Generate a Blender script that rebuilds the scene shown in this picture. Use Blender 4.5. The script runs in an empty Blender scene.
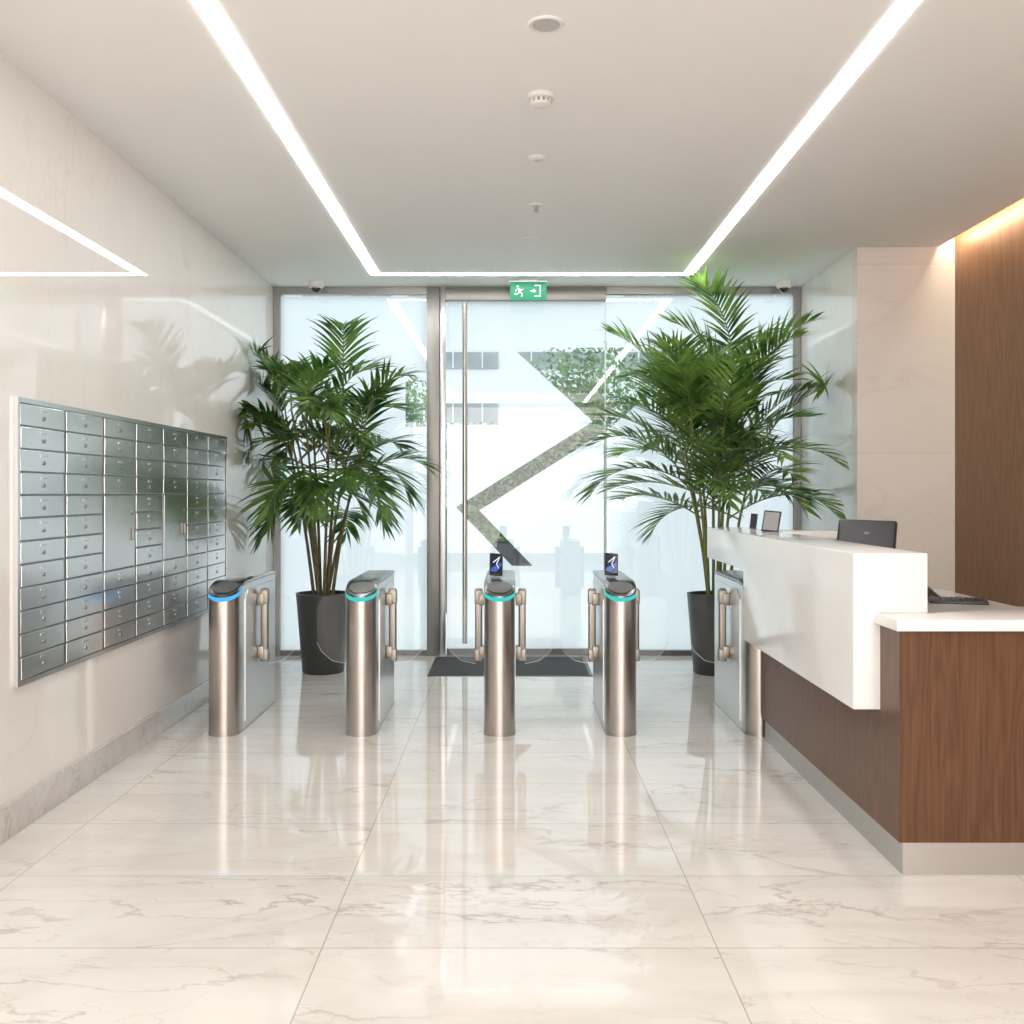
import bpy, bmesh, math, random
from mathutils import Vector, Matrix
S = bpy.context.scene
COL = S.collection
random.seed(7)
W = {}

# ------------------------------------------------------------------ materials
def newmat(name):
    m = bpy.data.materials.new(name); m.use_nodes = True
    nt = m.node_tree
    return m, nt, nt.nodes, nt.links, nt.nodes["Principled BSDF"]

def plain(name, col, rough=0.5, metal=0.0, spec=0.5, noise=0.04, nscale=30, coat=0, emis=None, es=0):
    m, nt, N, L, p = newmat(name)
    tc = N.new("ShaderNodeTexCoord"); nz = N.new("ShaderNodeTexNoise"); nz.inputs["Scale"].default_value = nscale
    L.new(tc.outputs["Object"], nz.inputs["Vector"])
    mx = N.new("ShaderNodeMix"); mx.data_type = 'RGBA'
    mx.inputs[6].default_value = (*[c * (1 - noise) for c in col], 1)
    mx.inputs[7].default_value = (*[min(1, c * (1 + noise)) for c in col], 1)
    L.new(nz.outputs["Fac"], mx.inputs[0]); L.new(mx.outputs[2], p.inputs["Base Color"])
    p.inputs["Roughness"].default_value = rough; p.inputs["Metallic"].default_value = metal
    p.inputs["Specular IOR Level"].default_value = spec
    p.inputs["Coat Weight"].default_value = coat; p.inputs["Coat Roughness"].default_value = 0.05
    if emis:
        p.inputs["Emission Color"].default_value = (*emis, 1); p.inputs["Emission Strength"].default_value = es
    return m

def emit(name, col, s):
    m, nt, N, L, p = newmat(name)
    N.remove(p); e = N.new("ShaderNodeEmission"); e.inputs[0].default_value = (*col, 1); e.inputs[1].default_value = s
    L.new(e.outputs[0], N["Material Output"].inputs[0]); return m

def math_(N, L, op, a, b=None, c=None):
    n = N.new("ShaderNodeMath"); n.operation = op
    for i, v in enumerate((a, b, c)):
        if v is None: continue
        if isinstance(v, (int, float)): n.inputs[i].default_value = v
        else: L.new(v, n.inputs[i])
    return n.outputs[0]

def marble(name, base, vein, rough, spec=0.5, tile=None, veinamt=0.7, scale=1.0, grout=(0.45, 0.4, 0.34), ior=1.5):
    m, nt, N, L, p = newmat(name)
    tc = N.new("ShaderNodeTexCoord"); vec = tc.outputs["Object"]
    g = None
    if tile:
        ax1, o1, s1, ax2, o2, s2, gw = tile
        sp = N.new("ShaderNodeSeparateXYZ"); L.new(vec, sp.inputs[0])
        u = math_(N, L, 'DIVIDE', math_(N, L, 'SUBTRACT', sp.outputs[ax1], o1), s1)
        v = math_(N, L, 'DIVIDE', math_(N, L, 'SUBTRACT', sp.outputs[ax2], o2), s2)
        fu = math_(N, L, 'FLOOR', u); fv = math_(N, L, 'FLOOR', v)
        cb = N.new("ShaderNodeCombineXYZ"); L.new(fu, cb.inputs[0]); L.new(fv, cb.inputs[1])
        wn = N.new("ShaderNodeTexWhiteNoise"); wn.noise_dimensions = '3D'; L.new(cb.outputs[0], wn.inputs["Vector"])
        vm = N.new("ShaderNodeVectorMath"); vm.operation = 'MULTIPLY_ADD'
        L.new(wn.outputs["Color"], vm.inputs[0]); vm.inputs[1].default_value = (9, 9, 9); L.new(vec, vm.inputs[2])
        vec = vm.outputs[0]
        def edge(q, s):
            f = math_(N, L, 'FRACT', q); f2 = math_(N, L, 'SUBTRACT', 1.0, f)
            d = math_(N, L, 'MULTIPLY', math_(N, L, 'MINIMUM', f, f2), s)
            return math_(N, L, 'LESS_THAN', d, gw)
        g = math_(N, L, 'MAXIMUM', edge(u, s1), edge(v, s2))
    mp = N.new("ShaderNodeMapping"); mp.inputs["Rotation"].default_value = (0.5, 0.4, 0.75)
    mp.inputs["Scale"].default_value = (0.55 * scale, 1.5 * scale, 1.0 * scale); L.new(vec, mp.inputs[0])
    def veins(sc, width, dist):
        n = N.new("ShaderNodeTexNoise"); n.inputs["Scale"].default_value = sc; n.inputs["Detail"].default_value = 7
        n.inputs["Roughness"].default_value = 0.55; n.inputs["Distortion"].default_value = dist
        L.new(mp.outputs[0], n.inputs["Vector"])
        a = math_(N, L, 'ABSOLUTE', math_(N, L, 'SUBTRACT', n.outputs["Fac"], 0.5))
        mr = N.new("ShaderNodeMapRange"); mr.inputs[1].default_value = 0; mr.inputs[2].default_value = width
        mr.inputs[3].default_value = 1; mr.inputs[4].default_value = 0; L.new(a, mr.inputs[0])
        return mr.outputs[0]
    v1 = veins(0.8, 0.010, 0.4); v2 = veins(1.9, 0.008, 0.6); v3 = veins(0.7, 0.09, 0.8)
    big = N.new("ShaderNodeTexNoise"); big.inputs["Scale"].default_value = 1.3; L.new(mp.outputs[0], big.inputs["Vector"])
    br = N.new("ShaderNodeMapRange"); br.inputs[1].default_value = 0.32; br.inputs[2].default_value = 0.62; L.new(big.outputs["Fac"], br.inputs[0])
    tot = math_(N, L, 'ADD', math_(N, L, 'MULTIPLY', v1, br.outputs[0]), math_(N, L, 'MULTIPLY', math_(N, L, 'MULTIPLY', v2, br.outputs[0]), 0.6))
    tot = math_(N, L, 'ADD', tot, math_(N, L, 'MULTIPLY', v3, 0.25))
    tot = math_(N, L, 'MINIMUM', math_(N, L, 'MULTIPLY', tot, veinamt), 1.0)
    mx = N.new("ShaderNodeMix"); mx.data_type = 'RGBA'; mx.inputs[6].default_value = (*base, 1); mx.inputs[7].default_value = (*vein, 1)
    L.new(tot, mx.inputs[0]); out = mx.outputs[2]
    if g is not None:
        m2 = N.new("ShaderNodeMix"); m2.data_type = 'RGBA'; m2.inputs[7].default_value = (*grout, 1)
        L.new(out, m2.inputs[6]); L.new(g, m2.inputs[0]); out = m2.outputs[2]
    L.new(out, p.inputs["Base Color"])
    p.inputs["Roughness"].default_value = rough; p.inputs["Specular IOR Level"].default_value = spec
    p.inputs["IOR"].default_value = ior
    return m

def wood(name, dark, light, rough=0.35, sc=1.0):
    m, nt, N, L, p = newmat(name)
    tc = N.new("ShaderNodeTexCoord")
    mp = N.new("ShaderNodeMapping"); mp.inputs["Scale"].default_value = (2.6 * sc, 2.6 * sc, 0.28 * sc); L.new(tc.outputs["Object"], mp.inputs[0])
    n1 = N.new("ShaderNodeTexNoise"); n1.inputs["Scale"].default_value = 1.6; n1.inputs["Detail"].default_value = 2; L.new(mp.outputs[0], n1.inputs["Vector"])
    rings = math_(N, L, 'FRACT', math_(N, L, 'MULTIPLY', n1.outputs["Fac"], 16.0))
    rr = math_(N, L, 'ABSOLUTE', math_(N, L, 'SUBTRACT', rings, 0.5))
    mp2 = N.new("ShaderNodeMapping"); mp2.inputs["Scale"].default_value = (90, 90, 2.5); L.new(tc.outputs["Object"], mp2.inputs[0])
    n2 = N.new("ShaderNodeTexNoise"); n2.inputs["Scale"].default_value = 1.5; n2.inputs["Detail"].default_value = 4; L.new(mp2.outputs[0], n2.inputs["Vector"])
    f = math_(N, L, 'ADD', math_(N, L, 'MULTIPLY', rr, 0.42), math_(N, L, 'MULTIPLY', n2.outputs["Fac"], 0.8))
    mx = N.new("ShaderNodeMix"); mx.data_type = 'RGBA'; mx.inputs[6].default_value = (*dark, 1); mx.inputs[7].default_value = (*light, 1)
    L.new(f, mx.inputs[0]); L.new(mx.outputs[2], p.inputs["Base Color"])
    p.inputs["Roughness"].default_value = rough; p.inputs["Specular IOR Level"].default_value = 0.3
    return m

def brushed(name, col, rough=0.3, var=0.12, axis='z', metal=1.0):
    m, nt, N, L, p = newmat(name)
    tc = N.new("ShaderNodeTexCoord"); mp = N.new("ShaderNodeMapping")
    mp.inputs["Scale"].default_value = {'z': (180, 180, 2), 'y': (180, 2, 180), 'x': (2, 180, 180)}[axis]
    L.new(tc.outputs["Object"], mp.inputs[0])
    n = N.new("ShaderNodeTexNoise"); n.inputs["Scale"].default_value = 1; n.inputs["Detail"].default_value = 3; L.new(mp.outputs[0], n.inputs["Vector"])
    mx = N.new("ShaderNodeMix"); mx.data_type = 'RGBA'
    mx.inputs[6].default_value = (*[c * (1 - var) for c in col], 1); mx.inputs[7].default_value = (*[min(1, c * (1 + var)) for c in col], 1)
    L.new(n.outputs["Fac"], mx.inputs[0]); L.new(mx.outputs[2], p.inputs["Base Color"])
    p.inputs["Roughness"].default_value = rough
    p.inputs["Metallic"].default_value = metal
    return m

def glass(name, tint=(0.96, 0.985, 0.98), f0=0.06, fr=0.9):
    m, nt, N, L, p = newmat(name); N.remove(p)
    t = N.new("ShaderNodeBsdfTransparent"); t.inputs[0].default_value = (*tint, 1)
    g = N.new("ShaderNodeBsdfGlossy"); g.inputs["Roughness"].default_value = 0.0; g.inputs[0].default_value = (1, 1, 1, 1)
    lw = N.new("ShaderNodeLayerWeight"); lw.inputs[0].default_value = 0.5
    pw = math_(N, L, 'POWER', lw.outputs["Facing"], 5.0)
    f = math_(N, L, 'ADD', math_(N, L, 'MULTIPLY', pw, fr), f0)
    mx = N.new("ShaderNodeMixShader"); L.new(f, mx.inputs[0]); L.new(t.outputs[0], mx.inputs[1]); L.new(g.outputs[0], mx.inputs[2])
    L.new(mx.outputs[0], N["Material Output"].inputs[0]); return m

def film(name):
    m, nt, N, L, p = newmat(name); N.remove(p)
    t = N.new("ShaderNodeBsdfTransparent")
    tc = N.new("ShaderNodeTexCoord"); nz = N.new("ShaderNodeTexNoise"); nz.inputs["Scale"].default_value = 0.5
    L.new(tc.outputs["Object"], nz.inputs["Vector"])
    mc = N.new("ShaderNodeMix"); mc.data_type = 'RGBA'; mc.inputs[6].default_value = (0.74, 0.82, 0.86, 1); mc.inputs[7].default_value = (0.95, 0.97, 0.98, 1)
    L.new(nz.outputs["Fac"], mc.inputs[0])
    tl = N.new("ShaderNodeBsdfTranslucent"); L.new(mc.outputs[2], tl.inputs[0])
    d = N.new("ShaderNodeBsdfDiffuse"); d.inputs[0].default_value = (0.85, 0.88, 0.9, 1)
    a = N.new("ShaderNodeMixShader"); a.inputs[0].default_value = 0.22; L.new(tl.outputs[0], a.inputs[1]); L.new(d.outputs[0], a.inputs[2])
    b = N.new("ShaderNodeMixShader"); b.inputs[0].default_value = 0.03; L.new(a.outputs[0], b.inputs[1]); L.new(t.outputs[0], b.inputs[2])
    L.new(b.outputs[0], N["Material Output"].inputs[0]); return m

def leafmat(name, dark, light, sc=6):
    m, nt, N, L, p = newmat(name)
    tc = N.new("ShaderNodeTexCoord"); n = N.new("ShaderNodeTexNoise"); n.inputs["Scale"].default_value = sc; n.inputs["Detail"].default_value = 3
    L.new(tc.outputs["Object"], n.inputs["Vector"])
    mr = N.new("ShaderNodeMapRange"); mr.inputs[1].default_value = 0.35; mr.inputs[2].default_value = 0.65; L.new(n.outputs["Fac"], mr.inputs[0])
    mx = N.new("ShaderNodeMix"); mx.data_type = 'RGBA'; mx.inputs[6].default_value = (*dark, 1); mx.inputs[7].default_value = (*light, 1)
    L.new(mr.outputs[0], mx.inputs[0]); L.new(mx.outputs[2], p.inputs["Base Color"])
    p.inputs["Roughness"].default_value = 0.35
    tl = N.new("ShaderNodeBsdfTranslucent"); L.new(mx.outputs[2], tl.inputs[0])
    ms = N.new("ShaderNodeMixShader"); ms.inputs[0].default_value = 0.4
    L.new(p.outputs[0], ms.inputs[1]); L.new(tl.outputs[0], ms.inputs[2]); L.new(ms.outputs[0], N["Material Output"].inputs[0])
    return m

M = {}
M['floor'] = marble("floor_marble", (0.80, 0.775, 0.74), (0.45, 0.41, 0.37), 0.008, 0.5, tile=(0, -0.625, 1.3, 1, 3.368, 0.632, 0.0022), veinamt=0.68, scale=1.5, grout=(0.48, 0.44, 0.39))
M['wall'] = marble("polished_wall_stone", (0.86, 0.835, 0.80), (0.70, 0.66, 0.61), 0.02, 0.7, veinamt=0.35, scale=0.9)
M['wallr'] = marble("panel_wall_stone", (0.77, 0.73, 0.685), (0.64, 0.58, 0.52), 0.25, 0.4, tile=(0, 2.2, 1.6, 2, 0.35, 1.45, 0.002), veinamt=0.35, scale=0.9, grout=(0.6, 0.54, 0.48))
M['base'] = marble("baseboard_marble", (0.66, 0.64, 0.61), (0.42, 0.40, 0.37), 0.12, veinamt=0.8, scale=3)
M['ceil'] = plain("ceiling_paint", (0.90, 0.885, 0.865), 0.9, noise=0.01, nscale=3)
M['paint'] = plain("wall_paint", (0.85, 0.82, 0.78), 0.7, noise=0.01, nscale=3)
M['woodw'] = wood("walnut_wall", (0.09, 0.040, 0.017), (0.31, 0.16, 0.08), 0.4, 1.0)
M['woodd'] = wood("walnut_desk", (0.055, 0.024, 0.012), (0.20, 0.097, 0.05), 0.32, 1.3)
M['solid'] = plain("white_solid_surface", (0.88, 0.87, 0.855), 0.10, noise=0.01)
M['kick'] = brushed("brushed_kick_plate", (0.60, 0.585, 0.565), 0.4, 0.04, 'x')
M['steel'] = brushed("brushed_steel_dark", (0.50, 0.47, 0.44), 0.28, 0.05)
M['steell'] = brushed("brushed_steel_light", (0.68, 0.68, 0.68), 0.3, 0.04)
M['cap'] = brushed("dark_steel_cap", (0.26, 0.265, 0.27), 0.25, 0.04, 'y')
M['box'] = brushed("mailbox_steel", (0.74, 0.725, 0.71), 0.22, 0.06, 'y')
M['boxf'] = brushed("mailbox_frame_steel", (0.30, 0.30, 0.30), 0.35, 0.08, 'y')
M['bronze'] = brushed("bronze_bar", (0.33, 0.30, 0.265), 0.4, 0.04)
M['frame'] = brushed("door_frame_metal", (0.32, 0.31, 0.295), 0.45, 0.04)
M['framed'] = plain("dark_rail", (0.16, 0.16, 0.165), 0.4, 0.6)
M['glass'] = glass("clear_glass", f0=0.06)
M['wing'] = glass("wing_glass", (0.94, 0.965, 0.96), 0.035, 0.5)
M['edge'] = plain("glass_edge", (0.66, 0.74, 0.73), 0.2, noise=0.02)
M['film'] = film("frosted_film")
M['mat'] = plain("doormat_pile", (0.075, 0.075, 0.082), 0.95, noise=0.4, nscale=200)
M['pot'] = plain("charcoal_pot", (0.05, 0.052, 0.056), 0.35, noise=0.1)
M['soil'] = plain("soil", (0.05, 0.033, 0.022), 0.95, noise=0.5, nscale=80)
M['cane'] = plain("palm_cane", (0.20, 0.22, 0.06), 0.5, noise=0.4, nscale=18)
M['caneb'] = plain("palm_trunk", (0.13, 0.11, 0.045), 0.6, noise=0.5, nscale=18)
M['leafa'] = leafmat("palm_leaf_dark", (0.022, 0.08, 0.015), (0.15, 0.29, 0.06))
M['leafb'] = leafmat("palm_leaf", (0.03, 0.10, 0.018), (0.25, 0.42, 0.10), 5)
M['leafo'] = leafmat("tree_leaf", (0.08, 0.17, 0.08), (0.26, 0.43, 0.21), 2)
M['black'] = plain("black_plastic", (0.014, 0.015, 0.018), 0.3)
M['blackg'] = plain("black_glass", (0.015, 0.02, 0.03), 0.06, coat=1)
M['mon'] = plain("monitor_shell", (0.02, 0.022, 0.028), 0.35)
M['grey'] = plain("grey_plastic", (0.32, 0.32, 0.33), 0.4)
M['white'] = plain("white_plastic", (0.80, 0.78, 0.75), 0.4, noise=0.01)
M['led'] = emit("light_diffuser", (1.0, 0.985, 0.96), 19)
M['cove'] = emit("cove_light", (1.0, 0.81, 0.58), 36)
M['cyan'] = emit("cyan_led", (0.06, 0.66, 0.62), 1.0)
M['blue'] = emit("blue_led", (0.08, 0.45, 1.0), 1.2)
M['green'] = plain("exit_green", (0.01, 0.20, 0.10), 0.5, emis=(0.02, 0.38, 0.19), es=0.25)
M['swhite'] = plain("sign_white", (0.8, 0.85, 0.8), 0.5, emis=(0.8, 1, 0.9), es=0.1)
M['screen'] = plain("screen_dark", (0.006, 0.008, 0.015), 0.1, emis=(0.01, 0.015, 0.035), es=0.5)
M['sblue'] = plain("screen_blue", (0.03, 0.07, 0.25), 0.2, emis=(0.04, 0.12, 0.5), es=0.6)
M['swhite2'] = plain("screen_white", (0.6, 0.6, 0.7), 0.3, emis=(0.6, 0.7, 0.9), es=0.6)
M['paving'] = plain("pale_paving", (0.66, 0.66, 0.65), 0.9, noise=0.06, nscale=2)
M['facade'] = plain("white_facade", (0.66, 0.69, 0.71), 0.8, noise=0.03, nscale=1)
M['fwin'] = plain("facade_window", (0.26, 0.30, 0.31), 0.3, noise=0.5, nscale=1.5)
M['bark'] = plain("bark", (0.20, 0.16, 0.12), 0.9, noise=0.3)
M['planter'] = plain("planter_dark", (0.05, 0.055, 0.065), 0.6)
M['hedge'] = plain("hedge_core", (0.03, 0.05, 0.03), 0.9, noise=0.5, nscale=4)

# ------------------------------------------------------------------ geometry helpers
def mk(name, verts, faces, mat, parent=None, origin=None, smooth=False, label=None):
    vs = [Vector(v) for v in verts]
    if origin is None:
        mn = Vector([min(v[i] for v in vs) for i in range(3)]); mxx = Vector([max(v[i] for v in vs) for i in range(3)])
        origin = (mn + mxx) / 2
        if parent is None: origin.z = mn.z
    origin = Vector(origin)
    me = bpy.data.meshes.new(name); me.from_pydata([v - origin for v in vs], [], faces); me.update()
    me.materials.append(mat)
    if smooth:
        me.polygons.foreach_set("use_smooth", [True] * len(me.polygons))
        try: me.set_sharp_from_angle(angle=math.radians(40))
        except Exception: pass
    ob = bpy.data.objects.new(name, me); COL.objects.link(ob)
    W[ob.name] = origin
    if parent is not None:
        ob.parent = parent; ob.location = origin - W[parent.name]
    else: ob.location = origin
    if label: ob["label"] = label
    return ob

def empty(name, loc, label, cat, group=None):
    e = bpy.data.objects.new(name, None); e.empty_display_size = 0.1; e.location = loc; COL.objects.link(e)
    W[e.name] = Vector(loc); e["label"] = label; e["category"] = cat
    if group: e["group"] = group
    return e

def tag(o, label, cat, group=None):
    o["label"] = label; o["category"] = cat
    if group: o["group"] = group
    return o

def bm_out(bm):
    bm.verts.ensure_lookup_table(); bm.faces.ensure_lookup_table()
    bm.verts.index_update()
    v = [tuple(q.co) for q in bm.verts]; f = [[q.index for q in fc.verts] for fc in bm.faces]
    bm.free(); return v, f

def boxg(x0, x1, y0, y1, z0, z1, bevel=0.0, seg=2):
    bm = bmesh.new(); bmesh.ops.create_cube(bm, size=1)
    for v in bm.verts:
        v.co = ((x0 + x1) / 2 + v.co.x * (x1 - x0), (y0 + y1) / 2 + v.co.y * (y1 - y0), (z0 + z1) / 2 + v.co.z * (z1 - z0))
    if bevel > 0: bmesh.ops.bevel(bm, geom=list(bm.edges), offset=bevel, segments=seg, affect='EDGES', profile=0.5)
    return bm_out(bm)

def join(*gs):
    V, F = [], []
    for v, f in gs:
        o = len(V); V += list(v); F += [[i + o for i in q] for q in f]
    return V, F

def xf(g, M4):
    return [tuple(M4 @ Vector(v)) for v in g[0]], g[1]

def box(name, x0, x1, y0, y1, z0, z1, mat, parent=None, bevel=0.0, origin=None, label=None):
    g = boxg(x0, x1, y0, y1, z0, z1, bevel)
    return mk(name, g[0], g[1], mat, parent, origin, smooth=bevel > 0, label=label)

def tubeg(pts, rad, n=10, caps=True):
    pts = [Vector(p) for p in pts]
    if not isinstance(rad, (list, tuple)): rad = [rad] * len(pts)
    V, F = [], []; a = None; tp = None
    for i, p in enumerate(pts):
        t = pts[min(i + 1, len(pts) - 1)] - pts[max(i - 1, 0)]
        if t.length < 1e-6: t = tp or Vector((0, 0, 1))
        t = t.normalized(); tp = t
        if a is None:
            ref = Vector((0, 0, 1)) if abs(t.z) < 0.9 else Vector((1, 0, 0)); a = t.cross(ref).normalized()
        else:
            a = a - t * a.dot(t)
            a = a.normalized() if a.length > 1e-4 else t.orthogonal().normalized()
        b = t.cross(a).normalized()
        for k in range(n):
            an = 2 * math.pi * k / n
            V.append(tuple(p + (a * math.cos(an) + b * math.sin(an)) * rad[i]))
    for i in range(len(pts) - 1):
        for k in range(n):
            F.append([i * n + k, i * n + (k + 1) % n, (i + 1) * n + (k + 1) % n, (i + 1) * n + k])
    if caps:
        F.append(list(range(n))[::-1]); F.append([(len(pts) - 1) * n + k for k in range(n)])
    return V, F

def latheg(prof, c, n=32):
    V, F = [], []
    for r, z in prof:
        for k in range(n):
            a = 2 * math.pi * k / n; V.append((c[0] + r * math.cos(a), c[1] + r * math.sin(a), c[2] + z))
    for i in range(len(prof) - 1):
        for k in range(n): F.append([i * n + k, i * n + (k + 1) % n, (i + 1) * n + (k + 1) % n, (i + 1) * n + k])
    if prof[0][0] > 1e-5: F.append(list(range(n))[::-1])
    if prof[-1][0] > 1e-5: F.append([(len(prof) - 1) * n + k for k in range(n)])
    return V, F

def prism(poly, axis, a0, a1, bevel=0.0):
    def P(p, a):
        return {'x': (a, p[0], p[1]), 'y': (p[0], a, p[1]), 'z': (p[0], p[1], a)}[axis]
    bm = bmesh.new()
    lo = [bm.verts.new(P(p, a0)) for p in poly]; hi = [bm.verts.new(P(p, a1)) for p in poly]
    bm.faces.new(lo); bm.faces.new(hi[::-1]); n = len(poly)
    for i in range(n): bm.faces.new([lo[i], hi[i], hi[(i + 1) % n], lo[(i + 1) % n]])
    bmesh.ops.recalc_face_normals(bm, faces=list(bm.faces))
    if bevel: bmesh.ops.bevel(bm, geom=list(bm.edges), offset=bevel, segments=3, affect='EDGES', profile=0.5)
    return bm_out(bm)

def M_(name, g, mat, parent=None, smooth=False, origin=None, label=None):
    return mk(name, g[0], g[1], mat, parent, origin, smooth, label)

def struct(o, label=None):
    o["kind"] = "structure"
    if label: o["label"] = label
    return o
O0 = (0, 0, 0)

# ------------------------------------------------------------------ room shell
H = 3.38; YB = 9.42; XL = -2.19; XR = 2.65; XW = 3.40; YF = 7.86; Y0 = -3.0
struct(box("floor", XL - .1, XW + .1, Y0, YB + .06, -0.1, 0, M['floor'], origin=O0), "polished cream marble floor tiles with grey veins")
struct(box("ceiling", XL - .1, 3.27, Y0, YB + .06, H, H + .12, M['ceil'], origin=O0), "smooth off-white painted ceiling")
struct(box("wall_left", XL - .1, XL, Y0, YB + .06, 0, H, M['wall'], origin=O0), "glossy cream marble wall")
struct(box("wall_right", XR, XR + 0.12, YF + .12, YB + .06, 0, H, M['wall'], origin=O0), "glossy cream marble side wall")
struct(box("wall_front_right", XR, XW + .1, YF, YF + .12, 0, 3.65, M['wallr'], origin=O0), "cream stone wall panels")
struct(box("wall_wood_right", XW, XW + .1, Y0, YF, 0, 3.65, M['woodw'], origin=O0), "walnut veneer wall lit by a cove")
struct(box("wall_rear", XL - .1, XW + .1, Y0 - .1, Y0, 0, 3.65, M['paint'], origin=O0), "plain painted wall")
struct(box("trim_1", 3.20, XW + .1, Y0, YF, 3.65, 3.70, M['ceil'], origin=O0), "cove top closing the light slot")
struct(box("trim_2", 3.20, 3.27, Y0, YF, 3.50, 3.65, M['ceil'], origin=O0), "cove upstand")
struct(box("baseboard_left", XL, XL + .018, Y0, YB - .02, 0, 0.15, M['base'], origin=O0, bevel=.002), "grey marble baseboard")

xl, xr, w, yf = -1.18, 1.52, 0.085, 8.83
z0, z1 = H - .004, H
g = prism([(xl - w/2, Y0 + .3), (xl - w/2, yf + w/2), (xr + w/2, yf + w/2), (xr + w/2, Y0 + .3), (xr - w/2, Y0 + .3), (xr - w/2, yf - w/2), (xl + w/2, yf - w/2), (xl + w/2, Y0 + .3)], 'z', z0, z1)
tag(M_("linear_ceiling_light", g, M['led']), "long white recessed linear ceiling light in a U shape", "ceiling light")
tag(box("cove_light", 3.272, 3.30, Y0 + .1, YF - .02, 3.43, 3.46, M['cove']), "warm linear light hidden in the ceiling slot beside walnut wall", "ceiling light")

# ceiling fixtures
e = empty("ceiling_speaker", (0.137, 4.11, H), "round white flush ceiling speaker with grey grille", "speaker")
M_("speaker_rim", latheg([(.055, -.001), (.056, -.008), (.070, -.010), (.074, -.004), (.074, 0)], (0.137, 4.11, H)), M['white'], e, True)
M['grille'] = plain("speaker_mesh", (0.52, 0.51, 0.50), 0.6, noise=0.3, nscale=600)
M_("speaker_grille", latheg([(0, -.009), (.055, -.009), (.056, 0)], (0.137, 4.11, H)), M['grille'], e, True, label="fine light grey perforated grille")
e = empty("smoke_detector", (0.137, 4.85, H), "white round smoke detector on the ceiling with dark vents", "smoke detector")
c = (0.137, 4.85, H)
M_("detector_base", latheg([(.064, 0.002), (.064, -.018), (.060, -.022), (0, -.022)], c), M['white'], e, True)
M_("detector_vent", latheg([(.044, -.022), (.044, -.040), (0, -.040)], c), M['grey'], e, True, label="dark grey vent ring")
M_("detector_cap", latheg([(.05, -.040), (.046, -.050), (.03, -.056), (0, -.058)], c), M['white'], e, True)
V, F = [], []
for k in range(12):
    a = 2 * math.pi * k / 12
    g = xf(boxg(.042, .050, -.005, .005, -.040, -.022), Matrix.Translation(c) @ Matrix.Rotation(a, 4, 'Z')); V, F = join((V, F), g)
M_("detector_rib", (V, F), M['white'], e)
e = empty("ceiling_sensor", (0.14, 5.75, H), "small white dome motion sensor on the ceiling", "sensor")
M_("sensor_body", latheg([(.05, 0.002), (.05, -.006), (.045, -.012), (.03, -.016), (0, -.017)], (0.14, 5.75, H)), M['white'], e, True)
M_("sensor_lens", latheg([(.018, -.015), (.015, -.022), (0, -.026)], (0.14, 5.75, H)), M['grille'], e, True, label="small grey lens")
e = empty("fire_sprinkler", (0.157, 6.7, H), "small chrome fire sprinkler head under the ceiling", "sprinkler")
c = (0.157, 6.7, H)
M_("sprinkler_flange", latheg([(.045, 0.003), (.043, -.006), (.016, -.010), (0, -.010)], c), M['white'], e, True)
M_("sprinkler_stem", join(latheg([(.009, -.008), (.007, -.045), (0, -.045)], c, 12), tubeg([(c[0] - .012, c[1], H - .01), (c[0] - .014, c[1], H - .03), (c[0], c[1], H - .05)], .003, 6), tubeg([(c[0] + .012, c[1], H - .01), (c[0] + .014, c[1], H - .03), (c[0], c[1], H - .05)], .003, 6)), M['steel'], e, True)
M_("sprinkler_deflector", latheg([(.022, -.048), (.022, -.051), (0, -.052)], c, 16), M['steel'], e, True)
tag(M_("ceiling_cover", latheg([(.06, 0.002), (.058, -.005), (0, -.006)], (0.14, 7.6, H)), M['white'], smooth=True), "flat white blank cover plate on the ceiling", "cover plate")
def domecam(x, y):
    e = empty("security_camera", (x, y, H), "small white dome security camera with dark lens on the ceiling", "security camera", "dome cameras above the glass front")
    c = (x, y, H)
    M_("camera_base", latheg([(.072, 0.003), (.072, -.03), (.068, -.045), (.060, -.056), (.045, -.060), (0, -.06)], c), M['white'], e, True)
    M_("camera_dome", latheg([(.044, -.058)] + [(.044 * math.cos(a), -.060 - .044 * math.sin(a)) for a in [i * math.pi / 16 for i in range(9)]], c), M['blackg'], e, True, label="dark glossy dome")
domecam(-1.75, 9.15); domecam(2.43, 9.15)

# exit sign
sx, sy = 0.145, 9.05
e = empty("exit_sign", (sx, sy, 3.19), "green emergency exit sign with white running figure, arrow and door", "exit sign")
box("sign_mount", sx - .08, sx + .08, sy + .005, sy + .025, 3.355, H + .002, M['white'], e)
box("sign_panel", sx - .16, sx + .16, sy, sy + .03, 3.195, 3.36, M['green'], e, .003)
box("sign_frame", sx - .165, sx + .165, sy + .004, sy + .034, 3.355, 3.367, M['steell'], e)
def flat(name, polys, y, mat, parent, t=.002):
    G = ([], [])
    for p in polys: G = join(G, prism(p, 'y', y - t, y))
    return M_(name, G, mat, parent)
def seg2(a, b, w):
    a = Vector(a); b = Vector(b); d = (b - a).normalized(); n = Vector((-d.y, d.x)) * w / 2
    return [tuple(a - n), tuple(b - n), tuple(b + n), tuple(a + n)]
def rp(pts, ox, oz, k=1.0): return [(ox + x * k, oz + z * k) for x, z in pts]
ox, oz = sx - .085, 3.278
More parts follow.
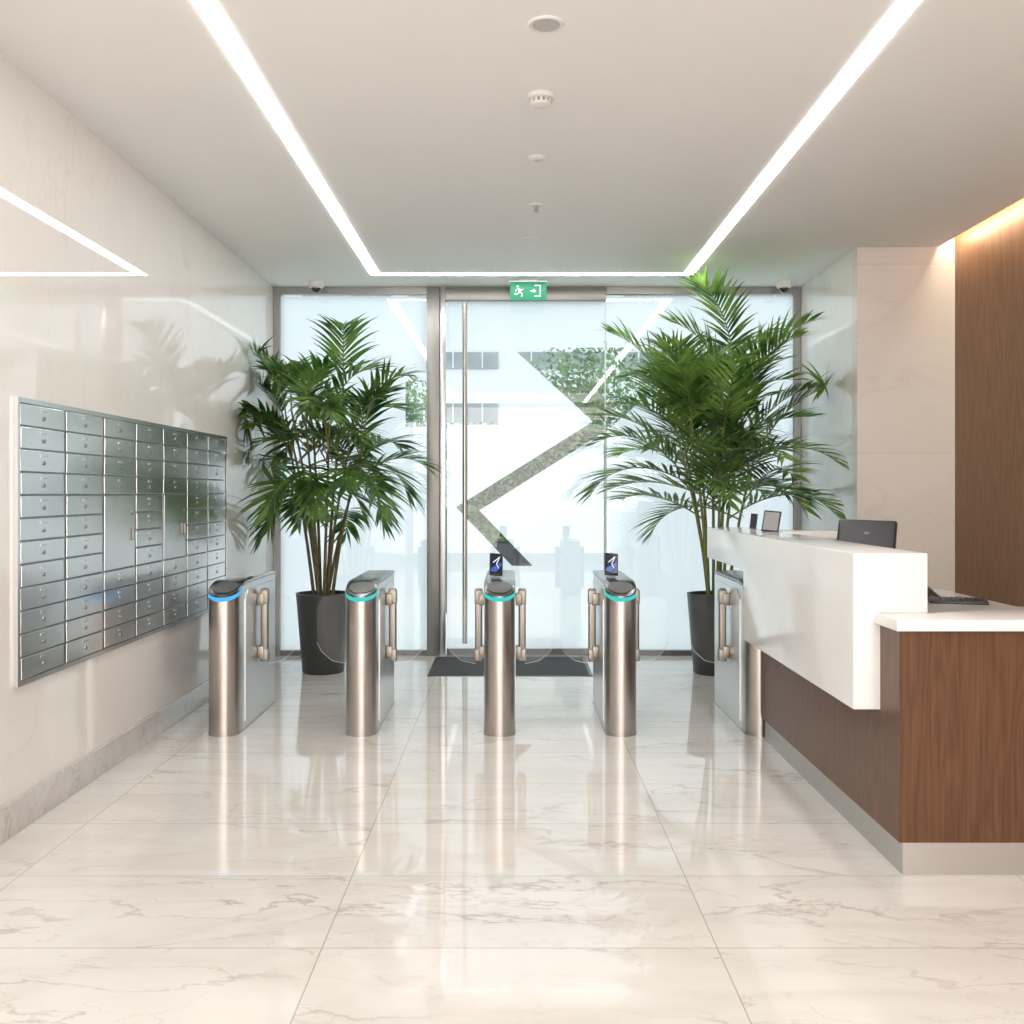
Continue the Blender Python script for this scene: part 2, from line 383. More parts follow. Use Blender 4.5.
man = [seg2((-.005, .025), (.012, -.012), .022), seg2((.012, -.012), (.035, -.03), .012), seg2((.035, -.03), (.028, -.058), .011),
       seg2((.008, -.012), (-.018, -.034), .012), seg2((-.018, -.034), (-.045, -.034), .010), seg2((0, .022), (.028, .008), .009), seg2((.028, .008), (.042, .018), .008),
       seg2((-.006, .022), (-.03, .008), .009), seg2((-.03, .008), (-.028, -.012), .008),
       [(-.012 + .012 * math.cos(a), .045 + .012 * math.sin(a)) for a in [i * math.pi / 5 for i in range(10)]]]
flat("sign_figure", [rp(q, ox, oz, .88) for q in man], sy, M['swhite'], e)
door = [rp([(.055, -.052), (.110, -.052), (.110, .052), (.055, .052), (.055, .043), (.101, .043), (.101, -.043), (.055, -.043)], sx, 3.278)]
flat("sign_door", door, sy, M['swhite'], e)
arrow = [rp([(-.012, .005), (.015, .005), (.015, .018), (.040, 0), (.015, -.018), (.015, -.005), (-.012, -.005)], sx + .03, 3.278)]
flat("sign_arrow", arrow, sy, M['swhite'], e)

# ------------------------------------------------------------------ glass front
def pane(name, poly, y, mat, parent):
    return mk(name, [(x, y, z) for x, z in poly], [list(range(len(poly)))], mat, parent)
def rect(x0, x1, z0, z1): return [(x0, z0), (x1, z0), (x1, z1), (x0, z1)]
e = empty("window_1", (-1.5, YB, 0), "fixed glass panel with frosted film", "window"); struct(e); del e["category"]
pane("glass_pane", rect(-2.13, -.78, .04, 3.31), YB, M['glass'], e)
pane("frosted_film", [(-2.13, .05), (-.79, .05), (-.79, 2.1), (-.98, 2.1), (-.98, 2.6), (-.79, 2.6), (-.79, 3.3), (-2.13, 3.3)], YB + .006, M['film'], e)
box("frame_stile", -2.188, -2.13, YB - .04, YB + .04, .0, H, M['frame'], e)
box("frame_head", -2.13, -.78, YB - .04, YB + .04, 3.315, H, M['frame'], e)
box("frame_sill", -2.13, -.78, YB - .03, YB + .03, 0, .045, M['framed'], e)
d = empty("door_1", (0.1, YB, 0), "tall frameless glass entrance door with steel head rail", "door"); struct(d); del d["category"]
pane("glass_pane", rect(-.60, .85, .05, 3.27), YB, M['glass'], d)
F1 = [(-.60, .06), (0, .06), (0, .82), (-.515, 1.36), (.745, 2.15), (0, 2.83), (0, 2.12), (-.60, 2.12)]
F2 = [(0, .06), (.845, .06), (.845, 2.05), (-.30, 1.33), (.19, .82), (0, .82)]
pane("frosted_film", F1, YB + .006, M['film'], d); pane("frosted_film", F2, YB + .006, M['film'], d)
pane("frosted_film", [(-.60, 2.83), (.845, 2.83), (.845, 3.26), (-.60, 3.26)], YB + .006, M['film'], d)
box("door_jamb", -.78, -.665, YB - .06, YB + .05, 0, H, M['frame'], d, .003)
box("door_stop", -.66, -.61, YB - .03, YB + .04, 0, H, M['steell'], d, .003)
box("door_head_rail", -.61, .86, YB - .06, YB + .05, 3.255, 3.35, M['frame'], d, .003)
box("door_head_cover", -.61, .86, YB - .04, YB + .04, 3.352, H, M['framed'], d)
box("door_bottom_rail", -.60, .85, YB - .025, YB + .025, 0.008, .06, M['framed'], d)
box("door_edge", .851, .863, YB - .008, YB + .008, .05, 3.25, M['edge'], d)
hy = YB - .09
hd = M_("pull_handle", tubeg([(-.43, hy, .12), (-.43, hy, 3.22)], .022, 16), M['steel'], d, True, label="full-height tubular steel pull handle")
for z in (.35, 1.7, 3.0):
    M_("handle_bracket", tubeg([(-.43, hy, z), (-.43, YB - .002, z)], .010, 10), M['steell'], hd, True)
e = empty("window_2", (1.7, YB, 0), "fixed glass panel with frosted film", "window"); struct(e); del e["category"]
pane("glass_pane", rect(.866, 2.59, .04, 3.31), YB, M['glass'], e)
pane("frosted_film", [(.87, .05), (2.585, .05), (2.585, 3.3), (.87, 3.3), (.87, 2.83), (1.75, 2.83), (.87, 2.06)], YB + .006, M['film'], e)
box("frame_stile", 2.59, 2.648, YB - .04, YB + .04, 0, H, M['frame'], e)
box("frame_head", .865, 2.59, YB - .04, YB + .04, 3.315, H, M['frame'], e)
box("frame_sill", .865, 2.59, YB - .03, YB + .03, 0, .045, M['framed'], e)

def mat(y0, y1, x0, x1, z, lab):
    e = empty("doormat", ((x0 + x1) / 2, (y0 + y1) / 2, z), lab, "doormat")
    box("mat_pile", x0 + .03, x1 - .03, y0 + .03, y1 - .03, z, z + .008, M['mat'], e)
    g = join(boxg(x0, x1, y0, y0 + .03, z, z + .006), boxg(x0, x1, y1 - .03, y1, z, z + .006), boxg(x0, x0 + .03, y0 + .03, y1 - .03, z, z + .006), boxg(x1 - .03, x1, y0 + .03, y1 - .03, z, z + .006))
    M_("mat_border", g, M['black'], e)
mat(8.34, 9.30, -.69, .66, 0.0, "dark charcoal entrance mat inside the glass door")
mat(10.2, 11.0, -.62, .72, -0.02, "dark charcoal mat outside the glass door")

# ------------------------------------------------------------------ mailbox bank
my0, my1, mz0, mz1 = 4.50, 7.80, .64, 1.92
e = empty("mailbox_cabinet", (XL, (my0 + my1) / 2, mz0), "wall-mounted brushed steel mailbox bank with many small locked doors", "mailbox")
box("back_panel", XL + .001, XL + .006, my0 + .01, my1 - .01, mz0 + .01, mz1 - .01, M['boxf'], e)
x0, x1 = XL + .001, XL + .018
b = .022
g = join(boxg(x0, x1, my0, my1, mz0, mz0 + b), boxg(x0, x1, my0, my1, mz1 - b, mz1), boxg(x0, x1, my0, my0 + b, mz0 + b, mz1 - b), boxg(x0, x1, my1 - b, my1, mz0 + b, mz1 - b))
M_("outer_frame", g, M['box'], e)
cw = (my1 - my0 - 2 * b) / 7; rh = (mz1 - mz0 - 2 * b) / 12
g = ([], [])
for i in range(1, 7): g = join(g, boxg(XL + .006, XL + .012, my0 + b + i * cw - .006, my0 + b + i * cw + .006, mz0 + b, mz1 - b))
M_("column_stile", g, M['boxf'], e)
def doormesh(nm, h):
    gg = boxg(-.005, .005, -cw / 2 + .014, cw / 2 - .014, -h / 2 + .0035, h / 2 - .0035, .0025, 2)
    me = bpy.data.meshes.new(nm); me.from_pydata(gg[0], [], gg[1]); me.materials.append(M['box']); return me
dm = doormesh("mailbox_door", rh); dmb = doormesh("parcel_door", rh * 4)
def smallmesh(nm, gg, mt):
    me = bpy.data.meshes.new(nm); me.from_pydata(gg[0], [], gg[1]); me.materials.append(mt); return me
lockm = smallmesh("lock", join(tubeg([(0, 0, 0), (.005, 0, 0)], .010, 12), boxg(.005, .0055, -.002, .002, -.006, .006)), M['boxf'])
holdm = smallmesh("label_holder", boxg(0, .0015, -.03, .03, -.005, .005), M['steell'])
fingm = smallmesh("latch_pull", boxg(0, .014, -.008, .008, -.035, .035, .004), M['frame'])
def put(nm, me, parent, loc):
    o = bpy.data.objects.new(nm, me); COL.objects.link(o); o.parent = parent; o.location = Vector(loc); return o
xd = .011
cy = (my0 + my1) / 2
rt = random.Random(31)
for c_ in range(7):
    yc = my0 + b + (c_ + .5) * cw - cy
    r = 0
    while r < 12:
        big = c_ in (2, 4) and r == 4
        n = 4 if big else 1
        zc = (mz1 - b - (r + n / 2) * rh) - mz0
        dd = put("parcel_door" if big else "mailbox_door", dmb if big else dm, e, (xd, yc, zc))
        dd.rotation_euler = (0, rt.uniform(-.02, .02), rt.uniform(-.008, .008))
        if big:
            put("lock", lockm, dd, (.005, cw / 2 - .06, .10)); put("latch_pull", fingm, dd, (.005, cw / 2 - .06, -.02))
        else:
            put("lock", lockm, dd, (.005, 0.0, -.008)); put("label_holder", holdm, dd, (.005, 0, .026))
        r += n

# ------------------------------------------------------------------ turnstiles
TY0, TY1, TR = 6.27, 7.31, 0.096
def tz(y):
    t = min(max((y - TY0) / .26, 0), 1); return .865 + .075 * math.sin(t * math.pi / 2)
def turnstile(x, wings, led, lab):
    e = empty("turnstile", (x, TY0 + TR, 0), lab, "turnstile", "speed gate pedestals across the lobby")
    cyy = TY0 + TR
    arc = [(TR * math.cos(a), cyy + TR * math.sin(a)) for a in [math.pi + math.pi * i / 20 for i in range(21)]]
    def wall(pts, za, zb):
        V, F = [], []
        for (px_, py_) in pts:
            V.append((x + px_, py_, za(py_) if callable(za) else za)); V.append((x + px_, py_, zb(py_) if callable(zb) else zb))
        n = len(pts)
        for i in range(n - 1):
            j = i + 1; F.append([2 * i, 2 * j, 2 * j + 1, 2 * i + 1])
        return V, F
    front = [(-TR, cyy + .05), *arc, (TR, cyy + .05)]
    g = wall(front, .012, lambda y: tz(y) - .036)
    M_("front_column", g, M['steel'], e, True, label="half-round brushed steel column")
    g = wall([(p[0] * 1.03, cyy + (p[1] - cyy) * 1.03) for p in front], .0, .012)
    g = join(g, boxg(x - TR - .003, x + TR + .003, cyy + .05, TY1, 0, .012))
    M_("base_plinth", g, M['steel'], e, True)
    ysb = [cyy + .05] + [cyy + .05 + (TY1 - .02 - cyy - .05) * i / 8 for i in range(1, 9)]
    poly = [(cyy + .05, .012), (TY1, .012), (TY1, tz(TY1) - .02)] + [(y, tz(y) - .02) for y in reversed(ysb)]
    g = prism(poly, 'x', x - TR + .002, x + TR - .002)
    M_("body_housing", g, M['steell'], e, label="lighter brushed steel housing")
    for s in (-1, 1):
        xa = x + s * (TR - .002); xb = x + s * (TR + .003)
        poly = [(cyy + .12, .05), (TY1 - .04, .05), (TY1 - .04, .88), (cyy + .20, .88), (cyy + .12, .82)]
        M_("side_panel", prism(poly, 'x', min(xa, xb), max(xa, xb)), M['steell'], e)
    g = wall([(p[0] * 1.012, cyy + (p[1] - cyy) * 1.012) for p in front], lambda y: tz(y) - .037, lambda y: tz(y) - .013)
    M_("status_light", g, M[led], e, True, label="glowing %s light ring" % ('blue' if led == 'blue' else 'cyan'))
    outline = [*arc] + [(TR, y) for y in [cyy + .03 * i for i in range(1, 8)]] + [(TR, TY1)] + [(-TR, TY1)] + [(-TR, y) for y in reversed([cyy + .03 * i for i in range(1, 8)])]
    V, F = [], []
    n = len(outline)
    for (px_, py_) in outline:
        k = 1.02
        V.append((x + px_ * k, py_, tz(py_) - .014)); V.append((x + px_ * k, py_, tz(py_) - .003)); V.append((x + px_ * .93, cyy + (py_ - cyy) * (.93 if py_ < cyy else .99), tz(py_) + .002))
    for i in range(n):
        j = (i + 1) % n
        F.append([3 * i, 3 * j, 3 * j + 1, 3 * i + 1]); F.append([3 * i + 1, 3 * j + 1, 3 * j + 2, 3 * i + 2])
    order = [(10, 10)] + [(10 - k, 10 + k) for k in range(1, 11)]
    L_ = [n - 1 - k for k in range(7)]; R_ = [21 + k for k in range(7)]
    order += list(zip(L_, R_)) + [(n - 8, 28)]
    for (a1, b1), (a2, b2) in zip(order, order[1:]):
        q = [3 * a1 + 2, 3 * b1 + 2, 3 * b2 + 2, 3 * a2 + 2]
        if a1 == b1: q = q[1:]
        F.append(q)
    M_("top_cover", (V, F), M['blackg'] if led == 'blue' else M['cap'], e, True)
    V, F = [], []
    nn = 9
    for i in range(nn):
        y = TY0 + .025 + .012 * i * 1.6
        hw = .078 * math.sqrt(max(0.05, 1 - ((i - (nn - 1) / 2) / ((nn - 1) / 2 + .3)) ** 2))
        V += [(x - hw, y, tz(y) + .0045), (x + hw, y, tz(y) + .0045)]
    for i in range(nn - 1): F.append([2 * i, 2 * i + 1, 2 * i + 3, 2 * i + 2])
    M_("card_reader_window", (V, F), M['framed'], e, True, label="dark glossy card reader window")
    for s in wings:
        xs = x + s * (TR + .003); xb = xs + s * .045; yb = 6.80
        zt, zb = .86, .36
        bar = M_("hinge_post", boxg(xb - .024, xb + .024, yb - .025, yb + .025, zb + .02, zt - .0, .010, 3), M['bronze'], e, True, label="bronze hinge post")
        for z in (zt - .07, zb + .08):
            M_("hinge_bracket", boxg(min(xs, xb), max(xs, xb), yb - .035, yb + .035, z - .04, z + .04, .006), M['bronze'], bar, True)
        for za_, zb_ in ((zb + .02, zb + .10), (zt - .10, zt - .01)):
            M_("hinge_clamp", boxg(xb - .027, xb + .027, yb - .030, yb + .030, za_, zb_, .006, 3), M['bronze'], bar, True)
        xo = xb + s * .02; R = .195
        poly = [(xo, .36), (xo, .82)]
        poly += [(xo + s * (R - .10), .82), (xo + s * (R - .04), .80), (xo + s * R, .74)]
        poly += [(xo + s * R, .50), (xo + s * (R - .03), .44), (xo + s * (R - .10), .38)]
        wg = mk("glass_wing", [(p[0], yb, p[1]) for p in poly], [list(range(len(poly)))], M['wing'], e, label="clear glass flap")
        ed = tubeg([(p[0], yb, p[1]) for p in poly[5:]] + [(poly[0][0], yb, poly[0][1])], .0015, 5)
        M_("glass_edge", ed, M['edge'], wg)
    return e
turnstile(-1.785, (1,), 'blue', "brushed steel speed gate pedestal with blue light ring beside wall")
turnstile(-.935, (-1, 1), 'cyan', "brushed steel speed gate pedestal with cyan ring before potted palm")
turnstile(-.077, (-1, 1), 'cyan', "brushed steel speed gate pedestal with cyan ring and small reader")
turnstile(.675, (-1, 1), 'cyan', "brushed steel speed gate pedestal with cyan ring and small reader")
turnstile(1.54, (-1,), 'cyan', "brushed steel speed gate pedestal tucked beside the reception desk")

def reader(x, y, tiltz):
    z = tz(y) + .003
    e = empty("ticket_reader", (x, y, z), "small tilted black reader with white and blue display on gate pedestal", "scanner", "readers on gate pedestals")
    R = Matrix.Translation((x, y, z)) @ Matrix.Rotation(tiltz, 4, 'Z')
    M_("reader_stand", xf(join(boxg(-.03, .03, -.02, .03, 0, .012, .003), boxg(-.012, .012, 0, .014, .01, .06)), R), M['grey'], e, True)
    T = R @ Matrix.Translation((0, -.01, .02)) @ Matrix.Rotation(-.5, 4, 'X') @ Matrix.Rotation(.10, 4, 'Y')
    M_("reader_body", xf(boxg(-.043, .043, -.010, .010, 0, .155, .006), T), M['black'], e, True)
    M_("reader_screen", xf(boxg(-.036, .036, -.0115, -.010, .012, .143), T), M['screen'], e)
    M_("screen_patch", xf(join(prism([(-.034, .02), (.0, .02), (.034, .07), (.034, .09), (-.034, .045)], 'y', -.0120, -.0112)), T), M['sblue'], e)
    g = ([], [])
    for p in [seg2((-.022, .085), (.022, .128), .006), seg2((.022, .128), (.0, .075), .006), seg2((.0, .075), (.016, .045), .005)]:
        g = join(g, prism(p, 'y', -.0128, -.0114))
    M_("screen_mark", xf(g, T), M['swhite2'], e)
reader(-.105, 6.60, 0.2); reader(.64, 6.62, 0.1)

# ------------------------------------------------------------------ reception desk
e = empty("reception_desk", (1.9, 5.2, 0), "reception desk with white cantilevered counter and walnut base", "reception desk")
g = join(boxg(1.51, 3.30, 3.99, 4.36, .133, .96), boxg(1.51, 1.74, 4.36, 6.20, .133, .606))
M_("walnut_base", g, M['woodd'], e, origin=(1.9, 5.2, 0), label="walnut veneer base panels")
box("inner_panel", 1.715, 1.74, 4.36, 6.4, .0, .96, M['woodd'], e)
g = join(boxg(1.53, 3.29, 4.01, 4.34, 0, .133), boxg(1.53, 1.714, 4.34, 6.19, 0, .133))
M_("kick_plate", g, M['kick'], e, label="brushed metal kick plate")
g = prism([(1.485, 3.95), (3.35, 3.95), (3.35, 4.42), (2.18, 4.42), (2.18, 6.45), (1.708, 6.45), (1.708, 4.198), (1.485, 4.198)], 'z', .962, 1.006, .003)
M_("worktop", g, M['solid'], e, True, label="white low worktop")
g = prism([(4.2, .607), (6.2, .607), (6.2, 1.03), (7.35, 1.03), (7.35, 1.248), (4.2, 1.248)], 'x', 1.40, 1.706, .005)
M_("upper_counter", g, M['solid'], e, True, label="glossy white cantilevered upper counter")
g = join(boxg(1.708, 2.16, 6.50, 6.90, 1.205, 1.248, .003), boxg(1.76, 2.13, 6.68, 6.72, 0, 1.2055))
M_("counter_return", g, M['solid'], e, True)

def tabletstand(x, y, w, h, name, lab, cat, rz, scr):
    z = 1.249
    e = empty(name, (x, y, z), lab, cat)
    R = Matrix.Translation((x, y, z)) @ Matrix.Rotation(rz, 4, 'Z')
    M_("stand_base", xf(boxg(-w * .45, w * .45, -.02, .05, 0, .008, .002), R), M['grey'], e, True)
    T = R @ Matrix.Translation((0, -.01, .008)) @ Matrix.Rotation(-.35, 4, 'X') @ Matrix.Rotation(.08, 4, 'Y')
    M_("tablet_body", xf(boxg(-w / 2, w / 2, -.005, .005, 0, h, .003), T), M['black'], e, True)
    M_("tablet_screen", xf(boxg(-w / 2 + .008, w / 2 - .008, -.0065, -.005, .01, h - .01), T), scr, e)
    M_("stand_strut", xf(prism([(-.0, .0), (.04, 0), (.03, h * .45), (.02, h * .45)], 'x', -.01, .01), R), M['grey'], e)
tabletstand(1.575, 6.25, .105, .135, "desk_tablet", "small tablet with grey screen standing on the white counter", "tablet", -.45, M['grey'])
tabletstand(1.60, 6.80, .045, .105, "card_terminal", "slim dark card terminal standing on the white counter", "card terminal", -.3, M['blackg'])
mx_, my_ = 1.85, 5.35
e = empty("computer_monitor", (mx_, my_, 1.006), "black monitor tilted back on the reception worktop", "monitor")
M_("monitor_base", boxg(mx_ - .09, mx_ + .09, my_ - .06, my_ + .10, 1.007, 1.02, .004), M['black'], e, True)
M_("monitor_neck", boxg(mx_ - .025, mx_ + .025, my_ + .02, my_ + .05, 1.02, 1.24, .004), M['black'], e, True)
T = Matrix.Translation((mx_ - .02, my_ - .04, 1.185)) @ Matrix.Rotation(-.38, 4, 'Z') @ Matrix.Rotation(-.72, 4, 'X') @ Matrix.Rotation(.04, 4, 'Y')
M_("monitor_body", xf(boxg(-.148, .148, -.014, .014, 0, .215, .012), T), M['black'], e, True)
M_("monitor_screen", xf(boxg(-.134, .134, -.0155, -.014, .014, .200), T), M['mon'], e)
M_("monitor_logo", xf(prism([(.014 * math.cos(a), .12 + .009 * math.sin(a)) for a in [i * math.pi / 8 for i in range(16)]], 'y', -.0164, -.0154), T), M['framed'], e)
px_, py_ = 1.88, 4.75
e = empty("desk_phone", (px_, py_, 1.007), "black desk telephone with handset on the white worktop", "telephone")
M_("phone_body", prism([(py_ - .08, 1.007), (py_ + .08, 1.007), (py_ + .08, 1.06), (py_ - .08, 1.02)], 'x', px_ - .08, px_ + .08, .004), M['black'], e, True)
M_("phone_handset", tubeg([(px_ - .055, py_ - .085, 1.045), (px_ - .055, py_ - .05, 1.062), (px_ - .055, py_ + .05, 1.085), (px_ - .055, py_ + .085, 1.075)], [.022, .014, .014, .022], 10), M['black'], e, True)
g = ([], [])
for i in range(3):
    for j in range(4):
        xx = px_ + i * .028 - .005; yy = py_ - .055 + j * .026
        zz = 1.02 + (yy - py_ + .08) * .25
        g = join(g, boxg(xx, xx + .018, yy, yy + .016, zz - .002, zz + .003))
M_("phone_button", g, M['mon'], e)
kx, ky = 1.985, 4.56
e = empty("computer_keyboard", (kx, ky, 1.007), "slim black keyboard lying on the white worktop", "keyboard")
R = Matrix.Translation((kx, ky, 1.007)) @ Matrix.Rotation(-.3, 4, 'Z') @ Matrix.Rotation(.06, 4, 'X')
M_("keyboard_body", xf(boxg(-.12, .12, -.06, .06, 0.003, .014, .003), R), M['black'], e, True)
g = ([], [])
for i in range(11):
    for j in range(4): g = join(g, boxg(-.112 + i * .0205, -.097 + i * .0205, -.050 + j * .0255, -.030 + j * .0255, .013, .019))
M_("keyboard_keys", xf(g, R), M['mon'], e)

# ------------------------------------------------------------------ palms
def palm(x, y, potr, poth, canes, fronds, lf, leafm, canem, lab, clampx, seed, cr0=.016):
    rnd = random.Random(seed)
    e = empty("potted_palm", (x, y, 0), lab, "potted plant", "potted palms before the glass front")
    pr = [(potr * .72, 0), (potr * .76, .01), (potr * .98, poth - .03), (potr, poth), (potr * .93, poth), (potr * .90, poth - .06), (0, poth - .06)]
    M_("plant_pot", latheg(pr, (x, y, 0), 40), M['pot'], e, True, label="tapered charcoal pot")
    M_("potting_soil", latheg([(potr * .9, poth - .055), (potr * .5, poth - .04), (0, poth - .035)], (x, y, 0), 24), M['soil'], e, True)
    SV = ([], []); LV, LF = [], []
    def cl(v):
        v = Vector(v)
        lo, hi = clampx
        if v.x < lo: v.x = lo + .02 * math.tanh((lo - v.x))
        if v.x > hi: v.x = hi - .02 * math.tanh((v.x - hi))
        v.y = min(v.y, YB - .13); v.z = min(v.z, H - .03); return tuple(v)
    tops = []
    for i, (ca, cr, hz, lean) in enumerate(canes):
        b0 = Vector((x + cr * math.cos(ca), y + cr * math.sin(ca), poth - .06))
        t0 = Vector((x + (cr + lean) * math.cos(ca), y + (cr + lean) * math.sin(ca) * .8, hz))
        pts = [b0.lerp(t0, k / 6) + Vector((math.cos(ca), math.sin(ca), 0)) * (-.03 * math.sin(k / 6 * math.pi)) for k in range(7)]
        SV = join(SV, tubeg(pts, [cr0 * (1 - .5 * k / 6) for k in range(7)], 7))
        tops.append((pts, ca))
    FS = ([], [])
    for (ci, hfrac, az, elev, length, bend) in fronds:
        pts, ca = tops[ci]
        k = hfrac * 6; i0 = min(int(k), 5); p = pts[i0].lerp(pts[i0 + 1], k - i0)
        az = math.radians(az); el = math.radians(elev)
        n = 14; rp_ = [p.copy()]; step = length / n
        for j in range(n):
            dd = Vector((math.cos(az) * math.cos(el), math.sin(az) * math.cos(el), math.sin(el)))
            p = p + dd * step; rp_.append(p.copy()); el -= math.radians(bend) / n * (0.4 + 1.4 * j / n)
            el = max(el, -1.3)
        rp_ = [Vector(cl(q)) for q in rp_]
        FS = join(FS, tubeg(rp_, [.008 - .0062 * j / n for j in range(n + 1)], 5))
        nl = lf['n']
        for j in range(nl):
            t = lf['start'] + (1 - lf['start']) * j / (nl - 1)
            kk = t * n; a0 = min(int(kk), n - 1); q = rp_[a0].lerp(rp_[a0 + 1], kk - a0)
            tan = (rp_[a0 + 1] - rp_[a0])
            if tan.length < 1e-5: continue
            tan.normalize()
            side = tan.cross(Vector((0, 0, 1)))
            if side.length < .05: side = Vector((math.sin(az), -math.cos(az), 0))
            side.normalize(); upv = side.cross(tan).normalized()
            ll = lf['len'] * (math.sin(math.pi * (0.22 + .70 * (t - lf['start']) / (1 - lf['start']))) ** .7) * rnd.uniform(.85, 1.1)
            for s in (-1, 1):
                ang = math.radians(lf['ang'] * (1 - .55 * t) + rnd.uniform(-8, 8))
                dr = (side * s * math.sin(ang) + tan * math.cos(ang) + upv * rnd.uniform(.05, .3)).normalized()
                wd = lf['w'] * rnd.uniform(.8, 1.15)
                c0 = q.copy(); wv = tan.cross(dr).cross(dr).normalized() * -1
                if wv.length < .1: wv = tan
                base = len(LV); ns = 5
                for u in range(ns + 1):
                    f = u / ns
                    ww = wd * (0.35 + 1.3 * f if f < .35 else .8 * (1 - f) / .65 + .02) / 2 * 1.2
                    LV.append(cl(c0 - wv * ww)); LV.append(cl(c0 + wv * ww))
                    c0 = c0 + dr * ll / ns
                    dr = (dr + Vector((0, 0, -lf['droop'] * (0.5 + f)))).normalized()
                for u in range(ns): LF.append([base + 2 * u, base + 2 * u + 1, base + 2 * u + 3, base + 2 * u + 2])
    M_("palm_cane", SV, canem, e, True)
    M_("frond_stem", FS, M['cane'], e, True)
    mk("palm_foliage", LV, LF, leafm, e, smooth=True)
    return e
def mkcanes(n, seed, h0, h1, lean):
    r = random.Random(seed)
    return [(2 * math.pi * i / n + r.uniform(-.3, .3), r.uniform(.03, .11), r.uniform(h0, h1), r.uniform(lean * .4, lean)) for i in range(n)]
def mkfronds(nc, per, seed, e0, e1, l0, l1, b0, b1, hf=.62):
    r = random.Random(seed); out = []; az = 0
    for c_ in range(nc):
        for k in range(per):
            az = (az + 137.5 + r.uniform(-18, 18)) % 360
            f = k / max(1, per - 1)
            out.append((c_, hf + (1 - hf) * f, az, e0 + (e1 - e0) * f + r.uniform(-8, 8), r.uniform(l0, l1), r.uniform(b0, b1)))
    return out
palm(-1.575, 8.55, .228, .66, mkcanes(10, 3, 1.70, 2.25, .36), mkfronds(10, 5, 11, 15, 80, .62, .90, 65, 125, .66),
     dict(n=15, start=.30, len=.39, ang=58, w=.039, droop=.15), M['leafa'], M['caneb'],
     "bushy dark green palm with drooping leaves in a charcoal pot", (-2.15, 9), 5)
palm(1.68, 8.50, .228, .66, mkcanes(9, 8, 1.80, 2.50, .30), mkfronds(9, 6, 22, 32, 80, .85, 1.15, 45, 95, .52),
     dict(n=23, start=.2, len=.42, ang=62, w=.032, droop=.12), M['leafb'], M['cane'],
     "tall lush kentia palm with feathery arching fronds in a charcoal pot", (-9, 2.58), 6)

# ------------------------------------------------------------------ outside
struct(box("ground", -25, 25, YB + .06, 60, -0.12, -0.02, M['paving'], origin=O0), "pale paved forecourt outside")
e = empty("office_building", (0, 22, -.02), "white building facade with bands of grey windows across the street", "building")
box("facade", -14, 14, 22, 24, -.02, 9, M['facade'], e)
for i in range(8):
    xx = -9.1 + i * 2.3
    for zz, hh in ((3.0, .40), (4.15, .35), (5.6, 1.2)):
        box("facade_window", xx, xx + 1.9, 21.96, 22.02, zz, zz + hh, M['fwin'], e)
        for q in (.3, .92, 1.55):
            box("window_mullion", xx + q, xx + q + .03, 21.93, 22.0, zz, zz + hh, M['facade'], e)
def leafcloud(n, rnd, s, fn):
    V, F = [], []
    for i in range(n):
        c = fn()
        d1 = Vector((rnd.uniform(-1, 1), rnd.uniform(-1, 1), rnd.uniform(-1, 1))).normalized(); d2 = d1.cross(Vector((rnd.uniform(-1, 1), rnd.uniform(-1, 1), rnd.uniform(-1, 1)))).normalized()
        b_ = len(V); V += [tuple(c - d1 * s), tuple(c + d2 * s * .5), tuple(c + d1 * s), tuple(c - d2 * s * .5)]; F.append([b_, b_ + 1, b_ + 2, b_ + 3])
    return V, F
def tree(x, y, h, r, n, seed, zb):
    rnd = random.Random(seed)
    e = empty("street_tree", (x, y, -.02), "leafy pale green street tree outside the glass front", "tree", "street trees outside")
    G = tubeg([(x, y, -.02), (x + .03, y, h * .5), (x, y, h * .8)], [.06, .05, .03], 8)
    for k in range(5):
        a = k * 1.3; G = join(G, tubeg([(x, y, h * (.4 + .06 * k)), (x + r * .6 * math.cos(a), y + r * .5 * math.sin(a), h * (.65 + .06 * k))], [.03, .012], 6))
    M_("tree_trunk", G, M['bark'], e, True)
    def fn():
        a = rnd.uniform(0, 6.283); u = rnd.uniform(-1, 1); rr = rnd.random() ** .5
        return Vector((x + r * rr * math.sqrt(1 - u * u) * math.cos(a), y + r * rr * math.sqrt(1 - u * u) * math.sin(a), (zb + h) / 2 + (h - zb) / 2 * u * rr))
    M_("tree_crown", leafcloud(n, rnd, .05, fn), M['leafo'], e)
tree(1.25, 16.5, 4.0, 1.2, 3400, 1, 2.0)
tree(3.6, 17.5, 4.4, 1.3, 2400, 4, 2.2)
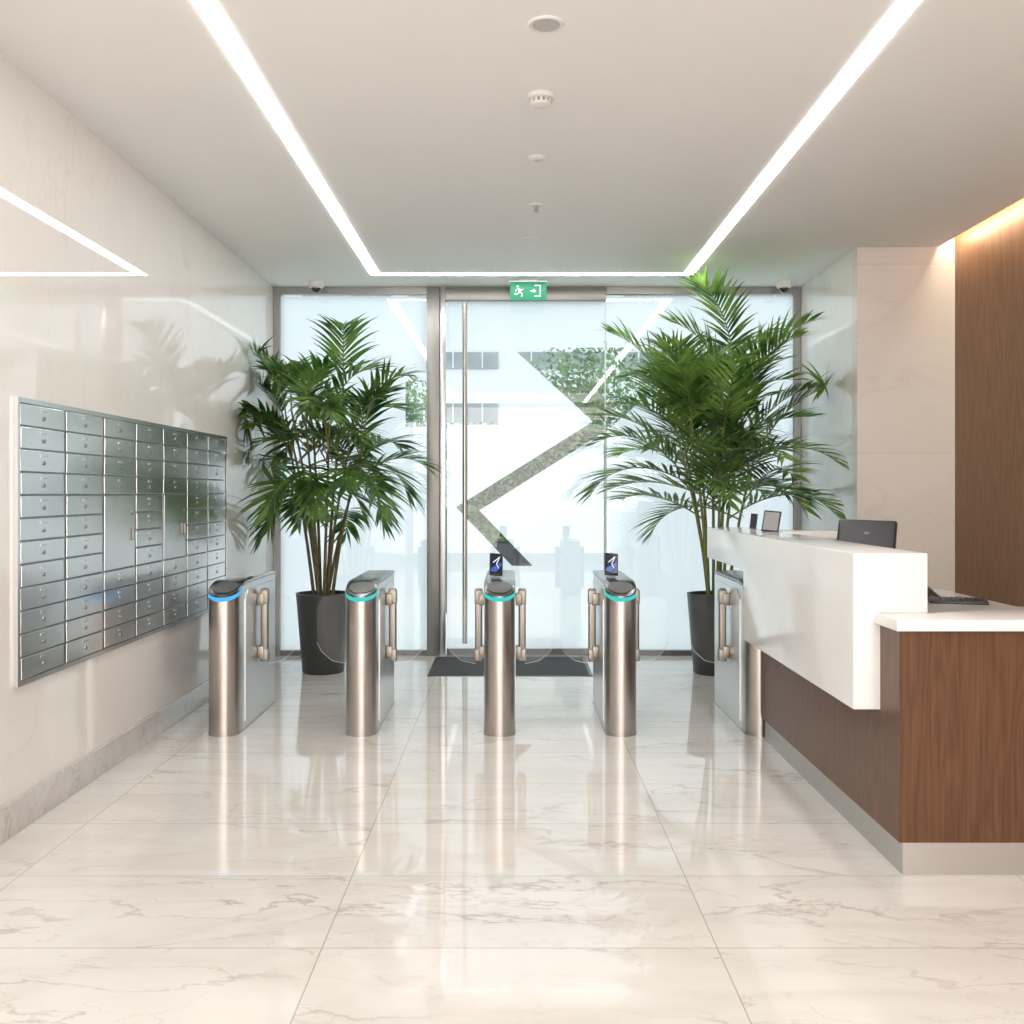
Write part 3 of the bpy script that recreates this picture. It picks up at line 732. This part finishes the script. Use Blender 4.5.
tree(-2.2, 17.5, 3.7, .9, 2000, 7, 2.3)
rnd = random.Random(9)
e = empty("shrub_planter", (-.25, 13, -.02), "low dark planter box with clipped green shrub outside", "planter")
box("planter_box", -.9, .7, 12.8, 13.3, -.02, .86, M['planter'], e, .01)
M_("shrub_leaves", leafcloud(2200, rnd, .045, lambda: Vector((rnd.uniform(-.88, .68), rnd.uniform(12.8, 13.3), .86 + .45 * rnd.random() ** .8))), M['leafo'], e)
e = empty("street_hedge", (.7, 15, -.02), "clipped grey-green hedge along the street outside", "hedge")
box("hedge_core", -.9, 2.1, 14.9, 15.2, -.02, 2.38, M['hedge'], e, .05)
M_("hedge_leaves", leafcloud(3200, rnd, .055, lambda: Vector((rnd.uniform(-.95, 2.15), rnd.uniform(14.75, 14.92), rnd.uniform(.6, 2.48)))), M['leafo'], e)

# ------------------------------------------------------------------ lamps, world, camera
def area(name, loc, rot, sx_, sy_, en, col=(1.0, 0.98, 0.96)):
    la = bpy.data.lights.new(name, 'AREA'); la.shape = 'RECTANGLE'; la.size = sx_; la.size_y = sy_; la.energy = en; la.color = col
    lo = bpy.data.objects.new(name, la); COL.objects.link(lo); lo.location = loc; lo.rotation_euler = rot
area("rear_fill_light", (.6, Y0 + .05, 1.75), (math.radians(90), 0, 0), 5.4, 3.1, 185)  # added frontal fill behind the camera; the rear wall has no window
area("overhead_fill_light", (.4, -1.4, H - .02), (0, 0, 0), 3.6, 2.0, 55)  # unseen downward fill added behind the camera to brighten the lobby
w_ = bpy.data.worlds.new("World"); S.world = w_; w_.use_nodes = True
bg = w_.node_tree.nodes["Background"]; bg.inputs[0].default_value = (0.88, 0.95, 1.0, 1); bg.inputs[1].default_value = 2.05
S.view_settings.view_transform = 'Standard'
cd = bpy.data.cameras.new("Camera"); cam = bpy.data.objects.new("Camera", cd); COL.objects.link(cam)
cam.location = (0, 0, 1.5); cam.rotation_euler = (math.radians(90), 0, 0); cd.lens = 36; cd.sensor_width = 36; cd.shift_y = -20 / 1024
S.camera = cam
